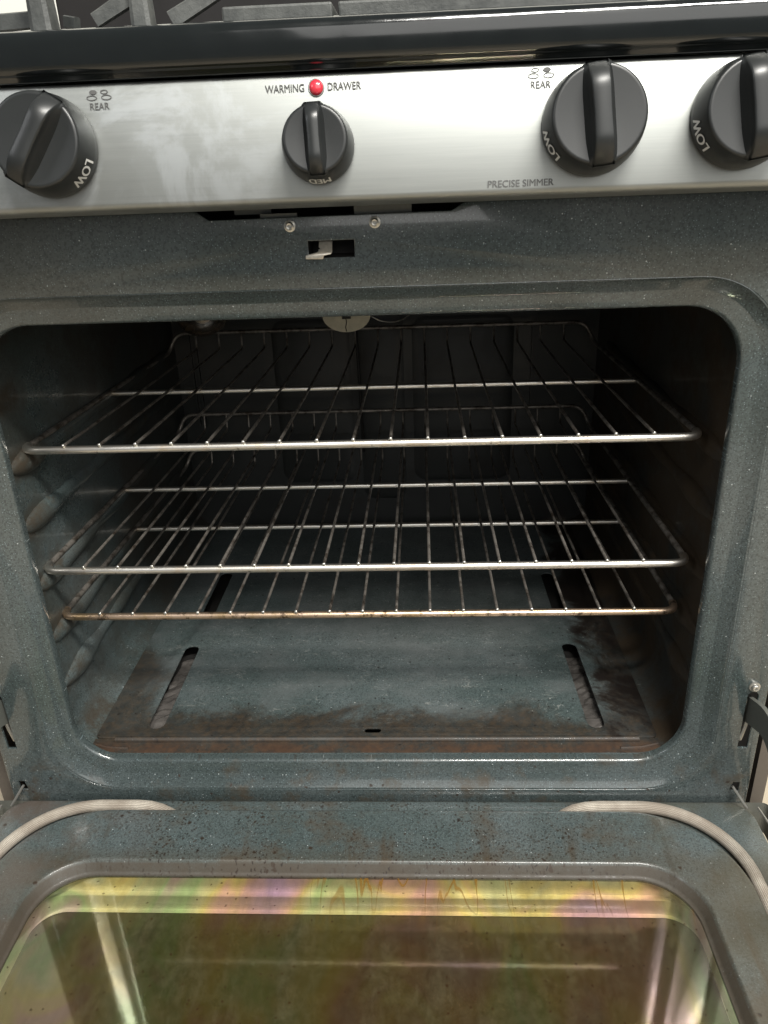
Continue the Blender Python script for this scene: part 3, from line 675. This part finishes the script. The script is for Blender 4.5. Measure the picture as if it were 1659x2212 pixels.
grate(-0.22, -0.075, 'grey cast-iron grate at the left with tall upright legs', [(-0.1755, -0.030, 0.7350, -0.1765, -0.028, 0.772, 0.0068), (-0.1130, -0.030, 0.7350, -0.1135, -0.028, 0.772, 0.0062),
      (-0.30, 0.02, 0.7495, -0.175, -0.020, 0.7465, 0.0045), (-0.115, -0.026, 0.757, -0.143, -0.030, 0.7425, 0.0040), (-0.1640, -0.022, 0.7440, -0.1560, -0.026, 0.7425, 0.0030), (-0.094, -0.034, 0.7400, -0.060, -0.030, 0.757, 0.0042)], rail=False)
grate(-0.0625, 0.0050, 'low grey grate left of the centre gap', [(-0.0560, -0.030, 0.7400, -0.0535, 0.15, 0.7600, 0.0050)])
grate(0.0085, 0.1930, 'low grey grate right of the centre gap', [])

# ------------------------------------------------------------------ the door, folded down
DC = -0.0045
bm = bmesh.new()                        # outer shell under the liner
loft(bm, [[(a, b, 0.088) for a, b in rrect(-0.379, 0.377, -0.475, -0.012, 0.006, 6)], [(a, b, 0.0535) for a, b in rrect(-0.379, 0.377, -0.475, -0.012, 0.006, 6)]])
door = None
door = mesh(bm, 'door', M_hinge, RG)
win_hole = rrect(DC - 0.284, DC + 0.284, -0.405, -0.097, 0.050, 14)
base_out = rrect(DC - 0.3535 + 0.002, DC + 0.3580 + 0.002, -0.46, -0.0155, (0.022, 0.022, 0.02, 0.02), 14)
bm = bmesh.new()
pan_o = lambda d: rrect(DC - 0.327 - d, DC + 0.3255 + d, -0.435 - d, -0.0385 + d, 0.088 + d, 20)
# liner as one skin: skirt, base flange, raised panel, window rim
def z3(r2, z): return [(a, b, z) for a, b in r2]
R20 = lambda x0, x1, y0, y1, r: rrect(x0, x1, y0, y1, r, 20)
bo = lambda d: R20(-0.3595 + d, 0.3565 - d, -0.46 + d, -0.0155 - d, 0.022)
wi = lambda d: R20(DC - 0.284 + d, DC + 0.284 - d, -0.405 + d, -0.097 - d, 0.050 - d * 0.6)
rings = [z3(bo(0.0), 0.0705), z3(bo(0.0), 0.0905), z3(bo(0.0006), 0.0917), z3(bo(0.0018), 0.0922), z3(pan_o(0.012), 0.0922), z3(pan_o(0.003), 0.0915), z3(pan_o(0.0012), 0.0925), z3(pan_o(0.0006), 0.1015), z3(pan_o(0.0), 0.1030), z3(pan_o(-0.0012), 0.1038), z3(pan_o(-0.003), 0.1040),
         z3(wi(-0.003), 0.1042), z3(wi(-0.0012), 0.1046), z3(wi(0.0), 0.1044), z3(wi(0.0012), 0.1034), z3(wi(0.0048), 0.0955), z3(wi(0.0062), 0.0940), z3(wi(0.0078), 0.0936), z3(wi(0.0082), 0.0915)]
loft(bm, rings); liner_d = mesh(bm, 'inner_panel', M_door, door, smooth=True, autosm=60)
# glass
bm = bmesh.new(); loft(bm, [z3(wi(0.0078), 0.0926)], close_last=True)
mesh(bm, 'window_glass', M_glass, door)
# window box under the glass: two stepped walls, dotted outer pane
bm = bmesh.new()
wb = lambda d: R20(DC - 0.284 - 0.004, DC + 0.284 - 0.001, -0.405 + d, -0.097 - d, 0.036 - d * 0.6)
loft(bm, [z3(wb(0.0075), 0.0922), z3(wb(0.0078), 0.0765), z3(wb(0.0085), 0.0755), z3(wb(0.0125), 0.0752), z3(wb(0.0130), 0.0745), z3(wb(0.0135), 0.0590), z3(wb(0.0170), 0.0585)])
mesh(bm, 'window_frame', M_box, door, smooth=True, autosm=30)
bm = bmesh.new(); loft(bm, [z3(wb(0.010), 0.0580)], close_last=True)
mesh(bm, 'outer_glass', M_outer, door)
# gasket: braided rope around the raised panel, open at the hinge side, ends dive into the panel edge
gp = []; GX0, GX1, GY0, GY1, GR = DC - 0.3340, DC + 0.3325, -0.442, -0.0285, 0.078
gz = 0.0982
def arc(cx, cy, a0, a1, n=26): return [(cx + GR * math.cos(R(a0 + (a1 - a0) * k / n)), cy + GR * math.sin(R(a0 + (a1 - a0) * k / n)), gz) for k in range(n + 1)]
pts = []
for (xx, zz, yy) in ((0.176, 0.0885, -0.0335), (0.183, 0.0925, -0.0320), (0.191, 0.0957, -0.0303), (0.202, 0.0976, -0.0290), (0.215, 0.0982, -0.0285), (0.235, 0.0982, -0.0285)): pts.append((xx, yy, zz))
pts += arc(GX1 - GR, GY1 - GR, 90, 0)
pts += [(GX1, y_, gz) for y_ in (-0.15, -0.2, -0.25, -0.3, -0.35)] + arc(GX1 - GR, GY0 + GR, 0, -90)
pts += [(x_, GY0, gz) for x_ in (0.2, 0.1, 0.0, -0.1, -0.2)] + arc(GX0 + GR, GY0 + GR, 270, 180)
pts += [(GX0, y_, gz) for y_ in (-0.35, -0.3, -0.25, -0.2, -0.15)] + arc(GX0 + GR, GY1 - GR, 180, 90)
for (xx, zz, yy) in ((-0.245, 0.0982, -0.0285), (-0.225, 0.0982, -0.0285), (-0.213, 0.0974, -0.0290), (-0.203, 0.0953, -0.0303), (-0.195, 0.0922, -0.0320), (-0.188, 0.0885, -0.0335)): pts.append((xx, yy, zz))
bm = bmesh.new(); tube(bm, pts, 0.0055, 18, uv=True)
mesh(bm, 'gasket', M_gasket, door, label='cream braided rope gasket with its two ends dipping near the hinge edge')
# thin bright corner strips and hinge arms
for s in (-1, 1):
    bm = bmesh.new(); off = -0.0015
    tube(bm, [(s * 0.3415 + off, -0.0145, 0.1105), (s * 0.348 + off, -0.0185, 0.1010), (s * 0.3550 + off, -0.0215, 0.0905)], 0.0013, 8)
    tube(bm, [(s * 0.3665 + off, -0.0190, 0.0885), (s * 0.3680 + off, -0.0340, 0.0890), (s * 0.3700 + off, -0.050, 0.0880)], 0.0011, 8)
    mesh(bm, 'corner_strip', M_zinc, door, smooth=True)
    cl = smooth_path([(0.015, 0.186), (-0.014, 0.1975), (-0.045, 0.2085), (-0.085, 0.190), (-0.120, 0.150), (-0.140, 0.088)], 0.05, 8)
    cl = smooth_path([(0, a, b) for a, b in ((0.015, 0.186), (-0.014, 0.1975), (-0.045, 0.2085), (-0.085, 0.190), (-0.120, 0.150), (-0.140, 0.088))], 0.03, 6)
    bm = bmesh.new(); rg = []
    for i, p in enumerate(cl):
        d = (cl[min(i + 1, len(cl) - 1)] - cl[max(i - 1, 0)]).normalized(); nrm = Vector((0, -d.z, d.y)); hw = 0.0125
        rg.append([Vector((s * 0.3435 - 0.001, 0, 0)) + p + nrm * hw, Vector((s * 0.3475 - 0.001, 0, 0)) + p + nrm * hw, Vector((s * 0.3475 - 0.001, 0, 0)) + p - nrm * hw, Vector((s * 0.3435 - 0.001, 0, 0)) + p - nrm * hw])
    loft(bm, rg, close_first=True, close_last=True)
    mesh(bm, 'hinge_arm', M_hinge, door)
    bm = bmesh.new(); tube(bm, smooth_path([(s * 0.3445 - 0.001, -0.004, 0.205), (s * 0.3462 - 0.001, -0.008, 0.185), (s * 0.3440 - 0.001, -0.004, 0.158)], 0.02), 0.0022, 8)
    mesh(bm, 'hinge_hook', M_zinc, RG, smooth=True)

# ------------------------------------------------------------------ racks
SP = 0.0325
def rack_proto(name, label):
    g = thing(name, label, 'oven rack', (0, 0, 0), 'wire racks inside the oven')
    def add(bm, nm, mat): return mesh(bm, nm, mat, g, smooth=True, local=True, autosm=40)
    H = 0.3012; DB = 0.4555
    bm = bmesh.new()
    path = smooth_path([(-H + 0.03, 0, 0), (-H, 0, 0), (-H, DB - 0.004, -0.011), (-H, DB, 0.012), (-H + 0.03, DB, 0.012)], 0.014, 7)
    path = smooth_path([(0, 0, 0), (-H, 0, 0), (-H, DB - 0.004, -0.013), (-H + 0.012, DB, 0.0135), (H - 0.012, DB, 0.0135), (H, DB - 0.004, -0.013), (H, 0, 0), (0.0001, 0, 0)], 0.016, 8)
    # split: front rail (its own part) and the rest
    front = [p for p in path if p.y < 0.02]; 
    lft = [p for p in front if p.x < 0][::-1]; rgt = [p for p in front if p.x >= 0]
    seq = []
    for p in sorted(set((round(p.x, 6), round(p.y, 6), round(p.z, 6)) for p in front), key=lambda p: (p[0] if abs(p[0]) < H - 0.0161 else (1 if p[0] > 0 else -1) * (H - 0.016 + (p[1] if p[1] > 0 else 0) + abs(abs(p[0]) - H + 0.016)))): seq.append(p)
    tube(bm, seq, 0.0036, 16); add(bm, 'front_rail', M_rack)
    rest = [p for p in path if p.y >= 0.0158]
    bm = bmesh.new(); tube(bm, rest, 0.0028, 10); add(bm, 'side_and_back_rod', M_wire)
    bm = bmesh.new(); tube(bm, [(-H, 0.220, -0.0082), (H, 0.220, -0.0082)], 0.0030, 10); add(bm, 'cross_bar', M_rack)
    for i in range(-8, 9):
        bm = bmesh.new(); x = i * SP + random.uniform(-0.0004, 0.0004)
        tube(bm, smooth_path([(x, -0.0012, 0.0044), (x, 0.22, -0.0035), (x, DB - 0.005, -0.0095), (x, DB - 0.0005, 0.0150)], 0.006, 4), 0.00145, 8)
        add(bm, 'wire', M_wire)
        bm = bmesh.new(); bmesh.ops.create_uvsphere(bm, u_segments=10, v_segments=6, radius=0.0019)
        for v in bm.verts: v.co = Vector((x, -0.0022, 0.0045)) + Vector((v.co.x, v.co.y * 0.6, v.co.z))
        mesh(bm, 'wire_end', M_zinc, [c for c in g.children if c.name.startswith('wire')][-1], smooth=True, local=True, autosm=0)
    return g
def copy_tree(o, parent=None):
    c = o.copy(); COL.objects.link(c); c.parent = parent
    for ch in o.children: copy_tree(ch, c)
    return c
rk = rack_proto('oven_rack', 'topmost wire oven rack with a clean bright front rail')
r2 = copy_tree(rk); r3 = copy_tree(rk)
rk.location = (-0.0058, 0.0610, 0.4311); r2.location = (-0.0062, 0.0500, 0.3139); r3.location = (-0.0060, 0.0620, 0.2556)
r2['label'] = 'middle wire oven rack, its front rail dull silver'
r3['label'] = 'lowest wire oven rack with a heat-browned front rail, just above the oven floor'
for ch in r3.children:
    if ch.name.startswith('front_rail'):
        ch.data = ch.data.copy(); ch.data.materials.clear(); ch.data.materials.append(M_rail_brown)
